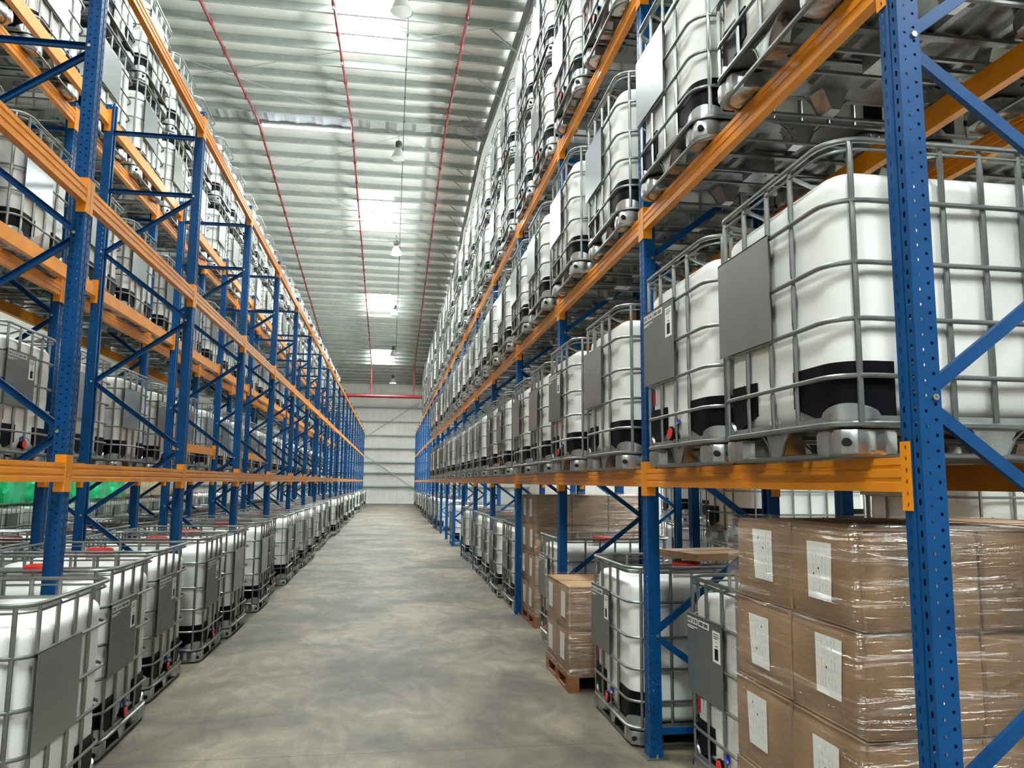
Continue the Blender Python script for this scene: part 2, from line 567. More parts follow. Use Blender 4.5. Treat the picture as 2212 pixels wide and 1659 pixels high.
    for nm, xa, xb in (('wall_left', X0 - .15, X0), ('wall_right', X1, X1 + .15)):
        b = MB()
        pl = [(Y0, 0), (WALL_Y + .2, 0), (WALL_Y + .2, zt), (RIDGE_Y, RIDGE_Z), (Y0, roof_z(Y0))]
        b.loft([[(x, p[0], p[1] + (.1 if p[1] > 0 else 0)) for p in pl] for x in (xa, xb)], 'wall')
        struct(obj(nm, b.mesh(nm, 0)))


build_room()


# ------------------------------------------------------------------ rack upright frame
def perf(b, o, u, cols, m, z0, n, pitch=0.05):
    """perforated strip. o: origin, u: direction of width, cols: (u0, u1, hole centre, half w, half h, phase)"""
    o, u = Vector(o), Vector(u)

    def P_(uu, z):
        q = o + u * uu
        return (q.x, q.y, z)
    for (ua, ub, uc, hw, hh, ph) in cols:
        vs_, fs = [], []
        for i in range(n):
            za = z0 + i * pitch
            zb = za + pitch
            zc = (za + zb) / 2 + ph
            um = uc
            outer = [(ua, za), (um, za), (ub, za), (ub, zc), (ub, zb), (um, zb), (ua, zb), (ua, zc)]
            c7 = 0.72
            inner = [(uc - hw * c7, zc - hh * c7), (uc, zc - hh), (uc + hw * c7, zc - hh * c7), (uc + hw, zc), (uc + hw * c7, zc + hh * c7), (uc, zc + hh), (uc - hw * c7, zc + hh * c7), (uc - hw, zc)]
            k = len(vs_)
            vs_ += [P_(*q) for q in outer] + [P_(*q) for q in inner]
            for j in range(8):
                j2 = (j + 1) % 8
                fs.append((k + j, k + j2, k + 8 + j2, k + 8 + j))
        b.raw(vs_, fs, m)


POST_H = 5.42


def post_mesh(detail=True):
    """centre of the section at the origin, slotted face towards -X"""
    b = MB()
    hw, hd = 0.049, 0.040
    if detail:
        n = int(POST_H / .05)
        perf(b, (-hd, 0, 0), (0, 1, 0), [(-hw, -.010, -.028, .0055, .0120, 0), (.010, hw, .028, .0055, .0120, 0)], 'blue', 0.0, n)
        for s_ in (-1, 1):
            perf(b, (0, s_ * hw, 0), (1, 0, 0), [(-hd, 0, -.016, .0052, .0055, -.010), (0, hd, .018, .0052, .0055, .012)], 'blue', 0.0, n)
    else:
        for s_ in (-1, 1):
            b.poly([(-hd, s_ * hw, 0), (-hd, s_ * .010, 0), (-hd, s_ * .010, POST_H), (-hd, s_ * hw, POST_H)], 'blue')
            b.poly([(-hd, s_ * hw, 0), (hd, s_ * hw, 0), (hd, s_ * hw, POST_H), (-hd, s_ * hw, POST_H)], 'blue')
    # centre groove and the folded back lips
    g = [(-hd, -.010), (-hd + .007, -.006), (-hd + .007, .006), (-hd, .010)]
    for a, c in zip(g[:-1], g[1:]):
        b.poly([(*a, 0), (*c, 0), (*c, POST_H), (*a, POST_H)], 'blue')
    for s_ in (-1, 1):
        b.box(hd - .002, hd, min(s_ * hw, s_ * .026), max(s_ * hw, s_ * .026), 0, POST_H, 'blue')
        b.box(hd - .02, hd - .002, min(s_ * .028, s_ * .026), max(s_ * .028, s_ * .026), 0, POST_H, 'blue')
    return b.mesh('post', 25)


ME = {'post': post_mesh(True), 'post_far': post_mesh(False)}


def foot_mesh():
    b = MB()
    b.box(-.07, .07, -.085, .085, 0, .006, 'steel')
    b.box(-.045, .045, -.053, .053, .006, .06, 'blue')
    for s_ in (-1, 1):
        b.cyl((0, s_ * .07, .006), (0, s_ * .07, .03), .008, 'bolt', 6)
    return b.mesh('foot_plate')


def brace_mesh(xa, za, xb, zb, y=0.0):
    """U channel lying in the plane of the frame"""
    b = MB()
    p, q = Vector((xa, y, za)), Vector((xb, y, zb))
    t = (q - p).normalized()
    s_ = Vector((-t.z, 0, t.x))
    h_, d_, e = .021, .024, .0025
    for (u0, u1, v0, v1) in ((-h_, h_, -d_ / 2, -d_ / 2 + e), (-h_, -h_ + e, -d_ / 2, d_ / 2), (h_ - e, h_, -d_ / 2, d_ / 2)):
        b.loft([[c + s_ * u0 + Vector((0, v0, 0)), c + s_ * u1 + Vector((0, v0, 0)), c + s_ * u1 + Vector((0, v1, 0)), c + s_ * u0 + Vector((0, v1, 0))] for c in (p, q)], 'blue')
    return b.mesh('brace', 0)


ME['foot'] = foot_mesh()
ZB = [(1.39, 0.77), (1.39, 1.99), (2.64, 2.03), (2.64, 3.24), (3.90, 3.28), (3.90, 4.49)]   # (rear z, front z)
BR = [(0.02, .74, 0.83, .17)] + [(0.02, f, 0.83, r_) for r_, f in ZB] + [(0.02, .15, 0.83, .15), (0.02, 4.53, 0.83, 4.53), (0.02, 5.13, 0.83, 5.13)]
ME['braces'] = [brace_mesh(*q) for q in BR]


def bolt_mesh():
    b = MB()
    b.cyl((0, -.056, 0), (0, .056, 0), .0065, 'bolt', 8)
    b.cyl((0, -.056, 0), (0, -.049, 0), .011, 'bolt', 6)
    b.cyl((0, .049, 0), (0, .056, 0), .011, 'bolt', 6)
    return b.mesh('bolt')


ME['bolt'] = bolt_mesh()


def frame_proto(detail):
    t = thing('upright_frame', 'x', 'rack frame')
    pm = ME['post'] if detail else ME['post_far']
    obj('post', pm, t)
    obj('post', pm, t, (DEPTH, 0, 0), (0, 0, PI))
    obj('foot_plate', ME['foot'], t)
    obj('foot_plate', ME['foot'], t, (DEPTH, 0, 0))
    for m_ in ME['braces']:
        obj('brace', m_, t)
    if detail:
        for z in (.75, 2.01, 3.26, 4.51):
            obj('bolt', ME['bolt'], t, (0.018, 0, z))
        for z in (1.39, 2.64, 3.90):
            obj('bolt', ME['bolt'], t, (DEPTH - .018, 0, z))
    freeze(t)
    return t


def frame_far_mesh():
    b = MB()
    for x, s_ in ((0, 1), (DEPTH, -1)):
        b.box(x - .04, x + .04, -.049, .049, 0, POST_H, 'blue')
        b.box(x - .07, x + .07, -.085, .085, 0, .006, 'steel')
    for (xa, za, xb, zb) in BR:
        b.tube([(xa, 0, za), (xb, 0, zb)], .02, 'blue', 4, upv=(0, 1, 0))
    return b.mesh('upright_frame', 0)


ME['frame_far'] = frame_far_mesh()
FP = {True: frame_proto(True), False: frame_proto(False)}
first_used = set()


def take(proto):
    if proto.name not in first_used:
        first_used.add(proto.name)
        return proto
    return copy_tree(proto)


def place_frame(x, y, rz, label, group, lod):
    if lod < 2:
        o = take(FP[lod == 0])
    else:
        o = obj('upright_frame', ME['frame_far'])
    o.location = (x, y, 0)
    o.rotation_euler = (0, 0, rz)
    return tag(o, label, 'rack frame', group)


# ------------------------------------------------------------------ shelf rails
RL = P - 0.098
RH = 0.115


def rail_bar_mesh():
    b = MB()
    c = [(0, 0), (0, .030), (.005, .034), (.005, .044), (0, .048), (0, .074), (.005, .078), (.005, .086), (0, .090), (0, .115), (.046, .115), (.046, .0)]
    b.loft([[(x - .042, y, z) for x, z in c] for y in (0, RL)], 'orange')
    return b.mesh('rail_bar', 20)


def end_plate_mesh():
    b = MB()
    e = .0035
    # leg on the post face, slotted; then the leg across the end of the rail
    perf(b, (-.0455, -.047, 0), (0, 1, 0), [(0, .047, .022, .004, .008, 0)], 'orange', -.06, 6, .0375)
    perf(b, (-.0455 + e, -.047, 0), (0, 1, 0), [(0, .047, .022, .004, .008, 0)], 'orange', -.06, 6, .0375)
    z0, z1 = -.06, .165
    for y in (-.047,):
        b.poly([(-.0455, y, z0), (-.042, y, z0), (-.042, y, z1), (-.0455, y, z1)], 'orange')
    for z in (z0, z1):
        b.poly([(-.0455, -.047, z), (-.042, -.047, z), (-.042, 0, z), (-.0455, 0, z)], 'orange')
    b.box(-.0455, .018, 0, e, z0, z1, 'orange')
    return b.mesh('end_plate', 20)


def mirror_y(me, name):
    m2 = me.copy()
    m2.name = name
    for v in m2.vertices:
        v.co.y = -v.co.y
    m2.flip_normals()
    return m2


ME['rail'] = rail_bar_mesh()
ME['end_a'] = end_plate_mesh()
ME['end_b'] = mirror_y(ME['end_a'], 'end_plate_b')


def rail_proto():
    t = thing('rack_rail', 'x', 'shelf rail')
    obj('rail_bar', ME['rail'], t)
    obj('end_plate', ME['end_a'], t)
    obj('end_plate', ME['end_b'], t, (0, RL, 0))
    freeze(t)
    return t


def rail_far_mesh():
    b = MB()
    b.box(-.042, .004, 0, RL, 0, RH, 'orange')
    for y0, y1 in ((-.047, .003), (RL - .003, RL + .047)):
        b.box(-.0455, -.0415, y0, y1, -.06, .165, 'orange')
    return b.mesh('rack_rail', 0)


ME['rail_far'] = rail_far_mesh()
RP = rail_proto()


def place_rail(x, yc0, z, out, label, group, near):
    """out=-1: slotted side looks to -X, +1: to +X. yc0: frame line where the bay starts"""
    o = take(RP) if near else obj('rack_rail', ME['rail_far'])
    if out < 0:
        o.location = (x, yc0 + .049, z - RH)
        o.rotation_euler = (0, 0, 0)
    else:
        o.location = (x, yc0 + P - .049, z - RH)
        o.rotation_euler = (0, 0, PI)
    return tag(o, label, 'shelf rail', group)


LN = ('lowest', 'middle', 'top')


def rack_row(name, x, y0, face, k0, k1, lv, rear_k1, near_k, mid_k, rear=True, skip_first_label=0):
    """face -1: aisle posts look to -X and the depth runs to +X; +1 the other way"""
    rz = 0 if face < 0 else PI
    for k in range(k0, k1 + 1):
        lod = 0 if k <= near_k else (1 if k <= mid_k else 2)
        place_frame(x, y0 + P * k, rz, 'blue upright frame of the %s, %s from near' % (name, ordinal(k - k0 + 1)), 'blue upright frames of the ' + name, lod)
    for k in range(k0, k1):
        for li, z in enumerate(LV):
            if li not in lv:
                continue
            place_rail(x, y0 + P * k, z, face, 'orange rail, aisle side of the %s, %s level, %s bay' % (name, LN[li], ordinal(k - k0 + 1)), 'orange shelf rails of the ' + name, k <= mid_k)
            if rear and k < rear_k1:
                xr = x + DEPTH if face < 0 else x - DEPTH
                place_rail(xr, y0 + P * k, z, -face, 'orange rail, rear side of the %s, %s level, %s bay' % (name, LN[li], ordinal(k - k0 + 1)), 'orange shelf rails of the ' + name, k <= mid_k - 2)


rack_row('right rack', XR, YR, -1, 0, 20, (0, 1, 2), 6, 4, 8)
rack_row('left rack', XL, YL, 1, 0, 20, (0, 1, 2), 14, 4, 8)
rack_row('row behind the left rack', XB, YL, 1, 0, 17, (0, 1, 2), 5, 2, 6)
rack_row('row behind the right rack', 3.10, YR, -1, 0, 5, (1, 2), 0, 0, 3, rear=False)


for k, z in ((3, 2.23), (5, 2.27)):
    place_rail(XL - DEPTH, YL + P * k, z, -1, 'single orange rail set low on the rear of the left rack, %s bay' % ordinal(k + 1), 'low extra rails', True)


# ------------------------------------------------------------------ caged liquid tank (intermediate bulk container)
W_, D_, H_ = 1.04, 1.20, 1.17


def ring_tube(b, z, r, m, n, seg, wd=W_, dp=D_, rad=.13):
    b.tube(rr(wd, dp, rad, seg, z), r, m, n, closed=True)


def bottle_mesh(seg=6):
    b = MB()
    w, d = W_ - .045, D_ - .045
    R = []
    prof = [(.135, .05), (.15, .02), (.19, .0), (.29, .004), (.39, .0), (.49, .004), (.59, .0), (.70, .004), (.81, .0), (.92, .004), (.99, .002)]
    for z, i in prof:
        R.append(rr(w - 2 * i, d - 2 * i, .125 - i * .5, seg, z))
    for k in range(1, 6):
        a = k / 5 * PI / 2
        i = .075 * (1 - math.cos(a))
        z = .99 + .075 * math.sin(a)
        R.append(rr(w - 2 * i, d - 2 * i, max(.02, .125 - i), seg, z))
    for i, z in ((.14, 1.072), (.16, 1.060), (.20, 1.058)):
        R.append(rr(w - 2 * i, d - 2 * i, .06, seg, z))
    b.loft(R, 'bottle')
    return b


def neck(b, n=20):
    b.lathe([(.105, 1.055), (.10, 1.075), (.088, 1.08), (.088, 1.10)], 'bottle', n)


def cap_geo(b, n=20):
    b.lathe([(.001, 1.150), (.075, 1.150), (.100, 1.143), (.105, 1.13), (.105, 1.085), (.095, 1.082)], 'red', n)


FRONT_BARS = (-.43, -.22, 0.0, .20)
BACK_BARS = (-.36, -.12, .12, .36)
SIDE_BARS = (-.55, -.33, -.17, 0.0, .17, .33, .55)
RINGS = (.29, .495, .70, .93)


def cage_geo(b, lod):
    n = 8 if lod == 0 else (5 if lod == 1 else 3)
    seg = 6 if lod == 0 else (4 if lod == 1 else 2)
    for z in RINGS:
        ring_tube(b, z, .0095 if lod == 0 else .0082, 'steel', n, seg)
    ring_tube(b, 1.158, .0115, 'steel', n, seg)
    if lod == 0:
        ring_tube(b, 1.125, .006, 'steel', 6, seg, W_ - .012, D_ - .012)
    nb = 6 if lod == 0 else (4 if lod == 1 else 3)

    def bar(x, y, nx_, ny_):
        # bars are flattened where they cross a ring
        o = .009
        zs = [.125]
        if lod == 0:
            pts = []
            for z in RINGS:
                pts += [(z - .03, 1.0), (z, .35), (z + .03, 1.0)]
            pts = [(.125, .6)] + pts + [(1.12, 1.0), (1.155, .5)]
            rings = []
            for z, s_ in pts:
                r_ = .0110
                k = r_ * s_
                cx, cy_ = x - nx_ * o * (1.0), y - ny_ * o * (1.0)
                if abs(nx_) > .5:
                    rings.append([(cx + k * math.cos(2 * PI * q / nb), cy_ + r_ * (1.15 - .15 * s_) * math.sin(2 * PI * q / nb), z) for q in range(nb)])
                else:
                    rings.append([(cx + r_ * (1.15 - .15 * s_) * math.cos(2 * PI * q / nb), cy_ + k * math.sin(2 * PI * q / nb), z) for q in range(nb)])
            b.loft(rings, 'steel')
        else:
            b.tube([(x - nx_ * o, y - ny_ * o, .125), (x - nx_ * o, y - ny_ * o, 1.155)], .0082, 'steel', nb)
    for x in FRONT_BARS:
        bar(x, -D_ / 2, 0, -1)
    for x in BACK_BARS:
        bar(x, D_ / 2, 0, 1)
    for y in SIDE_BARS:
        bar(-W_ / 2, y * .95, -1, 0)
        bar(W_ / 2, y * .95, 1, 0)


def top_bar_geo(b, x):
    b.tube([(x, -D_ / 2 + .005, 1.135), (x, -D_ / 2 + .10, 1.10), (x, D_ / 2 - .10, 1.10), (x, D_ / 2 - .005, 1.135)], .010, 'steel', 6)


def guard_geo(b, sx, sy_, seg=5):
    """black corner guard in front of the bottle corner"""
    w, d, r = W_ - .030, D_ - .030, .125
    fx = .16                                   # inner end on the front and back sides
    ly = d / 2 - .20                           # inner end on the flanks
    path = [(fx, d / 2)]
    cx, cy_ = w / 2 - r, d / 2 - r
    for k in range(seg + 1):
        a = PI / 2 - (PI / 2) * k / seg
        path.append((cx + r * math.cos(a), cy_ + r * math.sin(a)))
    path.append((w / 2, ly))
    outer = [(sx * x, sy_ * y) for x, y in path]
    zlo = [.20] + [.132] * (len(path) - 2) + [.15]
    rings = []
    t = .007
    n = len(outer)
    for i in range(n):
        x, y = outer[i]
        # inward direction
        px, py = path[i]
        ix = -sx if px > cx + r * .3 else 0
        iy = -sy_ if py > cy_ + r * .3 else 0
        if i == 0:
            ix, iy = 0, -sy_
        if i == n - 1:
            ix, iy = -sx, 0
        l_ = math.hypot(ix, iy) or 1
        xi, yi = x + ix / l_ * t, y + iy / l_ * t
        rings.append([(x, y, zlo[i]), (x, y, .335), (x - sx * 0, y, .345), (xi, yi, .345), (xi, yi, zlo[i])])
    b.loft(rings, 'black')


def plate_geo(b, m):
    b.box(-.465, .045, -D_ / 2 - .016, -D_ / 2 - .013, .495, .945, m)
    b.box(-.465, .045, -D_ / 2 - .016, -D_ / 2 + .004, .940, .946, m)


def plate_print_geo(b):
    y0, y1 = -D_ / 2 - .0172, -D_ / 2 - .0164
    # two rows of pale boxed symbols, as on a hazard data strip
    for xa, xb in ((-.455, -.385), (-.375, -.30), (-.285, -.13)):
        b.box(xa, xb, y0, y1, .892, .928, 'white')
    for xa, xb in ((-.450, -.434), (-.428, -.412), (-.407, -.392), (-.365, -.345), (-.335, -.31), (-.275, -.215), (-.205, -.145)):
        b.box(xa, xb, y0 - .0006, y0, .899, .921, 'print')
    for z, xa, xb in ((.872, -.455, -.30), (.862, -.455, -.36)):
        b.box(xa, xb, y0, y1, z, z + .005, 'white')


def sticker_geo(b):
    y = -D_ / 2
    b.box(-.080, .022, y - .0175, y - .0163, .735, .905, 'white')
    for z, xa, xb in ((.888, -.068, .006), (.874, -.066, .010), (.864, -.06, -.010), (.845, -.034, -.022)):
        b.box(xa, xb, y - .0182, y - .0176, z, z + .005, 'print')
    b.box(-.052, -.004, y - .0182, y - .0176, .750, .812, 'black')
    b.box(-.04, -.01, y - .0182, y - .0176, .822, .827, 'black')


def redlabel_geo(b):
    y = -D_ / 2 + .021
    b.box(-.405, -.365, y - .002, y, .375, .465, 'red')
    b.box(-.360, -.325, y - .002, y, .375, .465, 'white')


def valve_geo(b):
    y = -D_ / 2
    b.cyl((-.04, y + .10, .185), (-.04, y + .035, .185), .036, 'black', 12)
    b.cyl((-.04, y + .05, .185), (-.04, y + .0, .185), .030, 'black', 12)
    b.cyl((-.04, y + .0, .185), (-.04, y - .012, .185), .040, 'black', 14)


def valve_cap_geo(b):
    y = -D_ / 2
    b.cyl((-.04, y - .012, .185), (-.04, y - .018, .185), .031, 'red', 14)


def handle_geo(b):
    y = -D_ / 2
    b.cyl((-.04, y + .03, .20), (-.04, y + .03, .245), .012, 'bluep', 8)
    b.loft([[(-.06, y + .02, .243), (-.02, y + .02, .243), (-.02, y + .045, .258), (-.06, y + .045, .258)],
            [(.02, y - .005, .235), (.035, y - .005, .245), (.035, y + .02, .255), (.02, y + .02, .262)],
            [(.055, y - .01, .222), (.06, y - .01, .232), (.06, y + .01, .24), (.055, y + .01, .24)]], 'bluep')


def sump_geo(b):
    """white outlet tongue of the bottle between the black guards"""
    y = -D_ / 2
    rings = []
    for z, hw, yo in ((.36, .15, .030), (.28, .12, .028), (.21, .085, .030), (.15, .055, .035), (.115, .03, .05)):
        rings.append([(-.04 - hw, y + .06, z), (-.04 - hw * .8, y + yo, z), (-.04 + hw * .8, y + yo, z), (-.04 + hw, y + .06, z)])
    b.loft(rings, 'bottle', True, True, closed=True)


def foot_geo(b, sx, sy_, lod=0):
    """fluted corner foot with a drain hole and the domed corner cap above the rim"""
    cx, cy_ = sx * (W_ / 2 - .125), sy_ * (D_ / 2 - .125)
    n = 48 if lod == 0 else 12
    R = []
    for z, s_ in ((.008, .90), (.016, .98), (.03, 1.0), (.085, 1.0), (.10, .96)):
        ring = []
        for k in range(n):
            a = 2 * PI * k / n
            q = 4.5
            ca, sa_ = math.cos(a), math.sin(a)
            rad = .118 / ((abs(ca) ** q + abs(sa_) ** q) ** (1 / q))
            if lod == 0:
                rad *= 1 - .085 * (1 if (k % 6) in (0, 1) else 0)
            ring.append((cx + ca * rad * s_, cy_ + sa_ * rad * s_, z))
        R.append(ring)
    b.loft(R, 'deck')
    # black plug, paints in the shade of the drain hole
    dx, dy = sx * .7071, sy_ * .7071
    rad = .118 / ((2 * .7071 ** 4.5) ** (1 / 4.5))
    p = Vector((cx + dx * (rad - .03), cy_ + dy * (rad - .03), .055))
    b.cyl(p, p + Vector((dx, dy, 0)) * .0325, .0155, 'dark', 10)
    # domed cap
    if lod < 2:
        w, d, r = W_ - .012, D_ - .012, .13
        qx, qy = w / 2 - r, d / 2 - r
        path = []
        m_ = 8
        path.append((qx - .015, d / 2))
        for k in range(m_ + 1):
            a = PI / 2 * (1 - k / m_)
            path.append((qx + r * math.cos(a), qy + r * math.sin(a)))
        path.append((w / 2, qy - .015))
        lo, hi, bk = [], [], []
        for i, (x, y) in enumerate(path):
            t = i / (len(path) - 1)
            hh = .145 + .05 * math.sin(PI * t) ** .7
            lo.append((sx * x, sy_ * y, .135))
            k = 1.0
            hi.append((sx * x * k, sy_ * y * k, hh))
            bk.append((sx * (x - .022), sy_ * (y - .022), hh + .003))
        b.loft([lo, hi, bk], 'deck', False, False, closed=False)


def midleg_geo(b, x, y, ax):
    """pressed V leg at the middle of a side; ax 0: side runs along x, 1: along y"""
    R = []
    sgn = -1 if (y < 0 if ax == 0 else x < 0) else 1
    for z, hw in ((.008, .035), (.02, .042), (.10, .085), (.112, .10)):
        t0, t1 = 0.0, .10
        if ax == 0:
            R.append([(x - hw, y, z), (x + hw, y, z), (x + hw * .7, y - sgn * t1, z), (x - hw * .7, y - sgn * t1, z)])
        else:
            R.append([(x, y - hw, z), (x, y + hw, z), (x - sgn * t1, y + hw * .7, z), (x - sgn * t1, y - hw * .7, z)])
    b.loft(R, 'deck')
    # bright rolled lips along the leg
    for s_ in (-1, 1):
        if ax == 0:
            pts = [(x + s_ * .20, y, .118), (x + s_ * .12, y, .112), (x + s_ * .075, y, .075), (x + s_ * .045, y, .02), (x + s_ * .02, y, .010)]
        else:
            pts = [(x, y + s_ * .20, .118), (x, y + s_ * .12, .112), (x, y + s_ * .075, .075), (x, y + s_ * .045, .02), (x, y + s_ * .02, .010)]
        b.tube(pts, .006, 'steel', 4, cap=False)


def base_geo(b, lod):
    seg = 5 if lod < 2 else 2
    n = 6 if lod == 0 else (4 if lod == 1 else 3)
    # deck pan with pressed ribs below
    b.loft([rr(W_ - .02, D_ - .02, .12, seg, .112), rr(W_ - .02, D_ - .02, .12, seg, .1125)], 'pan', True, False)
    b.loft([rr(W_ - .02, D_ - .02, .12, seg, .1125), rr(W_ - .02, D_ - .02, .12, seg, .150)], 'deck', False, False)
    b.loft([rr(W_ - .03, D_ - .03, .12, seg, .150), rr(W_ - .09, D_ - .09, .10, seg, .132)], 'deck', False, True)
    ring_tube(b, .118, .012, 'steel', n, seg, W_, D_)
    if lod < 2:
        ring_tube(b, .011, .011, 'steel', n, seg, W_ - .05, D_ - .05)
        for y in (-.42, -.28, -.14, .14, .28, .42):
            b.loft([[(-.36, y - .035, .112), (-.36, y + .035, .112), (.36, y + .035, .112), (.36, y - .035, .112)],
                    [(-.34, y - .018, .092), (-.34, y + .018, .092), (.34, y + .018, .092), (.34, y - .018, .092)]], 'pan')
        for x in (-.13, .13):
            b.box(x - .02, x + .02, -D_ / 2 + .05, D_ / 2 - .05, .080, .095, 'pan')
        b.box(-.07, .07, -.07, .07, .008, .112, 'deck')
        for x in (-.09, .09):
            b.tube([(x, -D_ / 2 + .03, .011), (x, D_ / 2 - .03, .011)], .011, 'steel', 4)


PARTS = {}


def pm(name, fn, *a):
    b = MB()
    fn(b, *a)
    return b.mesh(name, 40)


for lod in (0, 1):
    PARTS['cage', lod] = pm('cage', cage_geo, lod)
    PARTS['base', lod] = pm('pallet_base', base_geo, lod)
    for i, (sx, sy_) in enumerate(((-1, -1), (1, -1), (1, 1), (-1, 1))):
        PARTS['guard', lod, i] = pm('corner_guard', guard_geo, sx, sy_, 6 if lod == 0 else 3)
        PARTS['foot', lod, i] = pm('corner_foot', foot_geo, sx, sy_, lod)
PARTS['bottle', 0] = bottle_mesh(7); neck(PARTS['bottle', 0]); sump_geo(PARTS['bottle', 0]); PARTS['bottle', 0] = PARTS['bottle', 0].mesh('bottle', 45)
PARTS['bottle', 1] = bottle_mesh(4); sump_geo(PARTS['bottle', 1]); PARTS['bottle', 1] = PARTS['bottle', 1].mesh('bottle', 45)
PARTS['cap'] = pm('screw_cap', cap_geo)
PARTS['top'] = [pm('top_bar', top_bar_geo, x) for x in (-.2, .2)]
PARTS['plate', 'plain'] = pm('name_plate', plate_geo, 'plate')
PARTS['plate', 'print'] = pm('name_plate', plate_geo, 'print')
PARTS['lettering'] = pm('plate_print', plate_print_geo)
PARTS['sticker'] = pm('sticker', sticker_geo)
PARTS['redlabel'] = pm('warning_label', redlabel_geo)
PARTS['valve'] = pm('outlet_valve', valve_geo)
PARTS['valvecap'] = pm('valve_cap', valve_cap_geo)
PARTS['handle'] = pm('valve_handle', handle_geo)
LEGS = [(0.0, -D_ / 2 + .02, 0), (0.0, D_ / 2 - .02, 0), (-W_ / 2 + .02, 0.0, 1), (W_ / 2 - .02, 0.0, 1)]
PARTS['legs'] = [pm('middle_leg', midleg_geo, *q) for q in LEGS]


def tank_proto(kind, lod):
    t = thing('caged_tank', 'x', 'liquid tank')
    obj('bottle', PARTS['bottle', lod], t)
    obj('cage', PARTS['cage', lod], t)
    pl = obj('name_plate', PARTS['plate', kind], t)
    if kind == 'print':
        obj('plate_print', PARTS['lettering'], pl)
        obj('sticker', PARTS['sticker'], pl)
        if lod == 0:
            obj('warning_label', PARTS['redlabel'], t)
    base = obj('pallet_base', PARTS['base', lod], t)
    for i in range(4):
        obj('corner_guard', PARTS['guard', lod, i], t)
        obj('corner_foot', PARTS['foot', lod, i], base)
    if lod == 0:
        for m_ in PARTS['legs']:
            obj('middle_leg', m_, base)
        for m_ in PARTS['top']:
            obj('top_bar', m_, t)
        if kind == 'print':
            v = obj('outlet_valve', PARTS['valve'], t)
            obj('valve_cap', PARTS['valvecap'], v)
            obj('valve_handle', PARTS['handle'], v)
    else:
        obj('middle_leg', PARTS['legs'][0], base)
        for m_ in PARTS['top']:
            obj('top_bar', m_, t)
    obj('screw_cap', PARTS['cap'], t)
    freeze(t)
    return t


def tank_far_geo(kind):
    b = bottle_mesh(2)
    cage_geo(b, 2)
    base_geo(b, 2)
    for sx, sy_ in ((-1, -1), (1, -1), (1, 1), (-1, 1)):
        guard_geo(b, sx, sy_, 2)
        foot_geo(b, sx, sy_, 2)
    plate_geo(b, kind)
    cap_geo(b, 8)
    return b


FAR = {'plain': tank_far_geo('plate'), 'print': tank_far_geo('print')}
FARM = {k: v.mesh('caged_tank', 40) for k, v in FAR.items()}
TP = {}
for kind in ('plain', 'print'):
    for lod in (0, 1):
        TP[kind, lod] = tank_proto(kind, lod)

TANKS = []            # (x centre, y centre, z, rz, kind, label, group)


def add_tank(xface, yc, z, side, kind, label, group):
    """side -1: right of the aisle, front looks to -X; +1 the other way. xface: X of the front of the cage"""
    x = xface + D_ / 2 if side < 0 else xface - D_ / 2
    TANKS.append((x, yc, z, -PI / 2 if side < 0 else PI / 2, kind, label, group))


rnd = random.Random(11)
PD = {'plain': 'plain steel plate', 'print': 'printed grey plate'}


def kind_of():
    return 'print' if rnd.random() < .38 else 'plain'


# right rack, beam levels
for li, z in enumerate(LV):
    last = (11, 11, 15)[li]
    n = 0
    for k in range(0, last):
        for j, off in enumerate((.695, 1.985)):
            n += 1
            y = YR + P * k + off + rnd.uniform(-.03, .03)
            xf = 1.56 + rnd.uniform(-.03, .03)
            kd = kind_of()
            if li == 0:
                if n == 1: y, xf, kd = 3.005, 1.545, 'plain'
                if n == 2: y, xf, kd = 4.14, 1.55, 'print'
                if n == 3: kd = 'plain'
                if n == 4: kd = 'print'
            if li == 1 and n <= 3:
                kd = 'plain'
            if li < 2:
                add_tank(xf, y, z, -1, kd, 'caged tank with %s, %s level of the right rack, %s from near' % (PD[kd], LN[li], ordinal(n)), 'tanks on the %s level of the right rack' % LN[li])
            else:
                for s_ in range(2):
                    kd2 = kd if s_ == 0 else kind_of()
                    add_tank(xf + rnd.uniform(-.01, .01), y, z + s_ * H_, -1, kd2, '%s tank of the %s stack atop the right rack, %s' % (('lower', 'upper')[s_], ordinal(n), PD[kd2]), 'stacked tanks on the top level of the right rack')

# left: the row behind the left rack
for li, z in enumerate(LV):
    last = (13, 13, 16)[li]
    n = 0
    for k in range(0, last):
        for off in (.70, 2.0):
            n += 1
            y = YL + P * k + off + rnd.uniform(-.03, .03)
            xf = XB + .14 + rnd.uniform(-.02, .02)
            kd = kind_of()
            if li < 2:
                add_tank(xf, y, z, 1, kd, 'caged tank with %s, %s level behind the left rack, %s from near' % (PD[kd], LN[li], ordinal(n)), 'tanks on the %s level behind the left rack' % LN[li])
            else:
                for s_ in range(2):
                    kd2 = kd if s_ == 0 else kind_of()
                    add_tank(xf, y, z + s_ * H_, 1, kd2, '%s tank of the %s stack at the top behind the left rack, %s' % (('lower', 'upper')[s_], ordinal(n), PD[kd2]), 'stacked tanks on the top level behind the left rack')

# left floor row (standing out into the aisle)
ys = [(4.38, -1.56, 'plain'), (5.80, -1.72, 'print'), (7.12, -1.80, 'print'), (8.52, -1.74, 'print'), (9.68, -1.70, 'plain'), (11.40, -1.68, 'plain'), (12.6, -1.76, 'print')]
for k in range(4, 20):
    for off in (.70, 1.99):
        if rnd.random() < .85 or k > 16:
            ys.append((YL + P * k + off + rnd.uniform(-.06, .06), -1.74 + rnd.uniform(-.08, .10), kind_of()))
for n, (y, xf, kd) in enumerate(ys):
    add_tank(xf, y, 0, 1, kd, 'caged tank with %s on the floor by the left rack, %s from near' % (PD[kd], ordinal(n + 1)), 'tanks on the floor under the left rack')
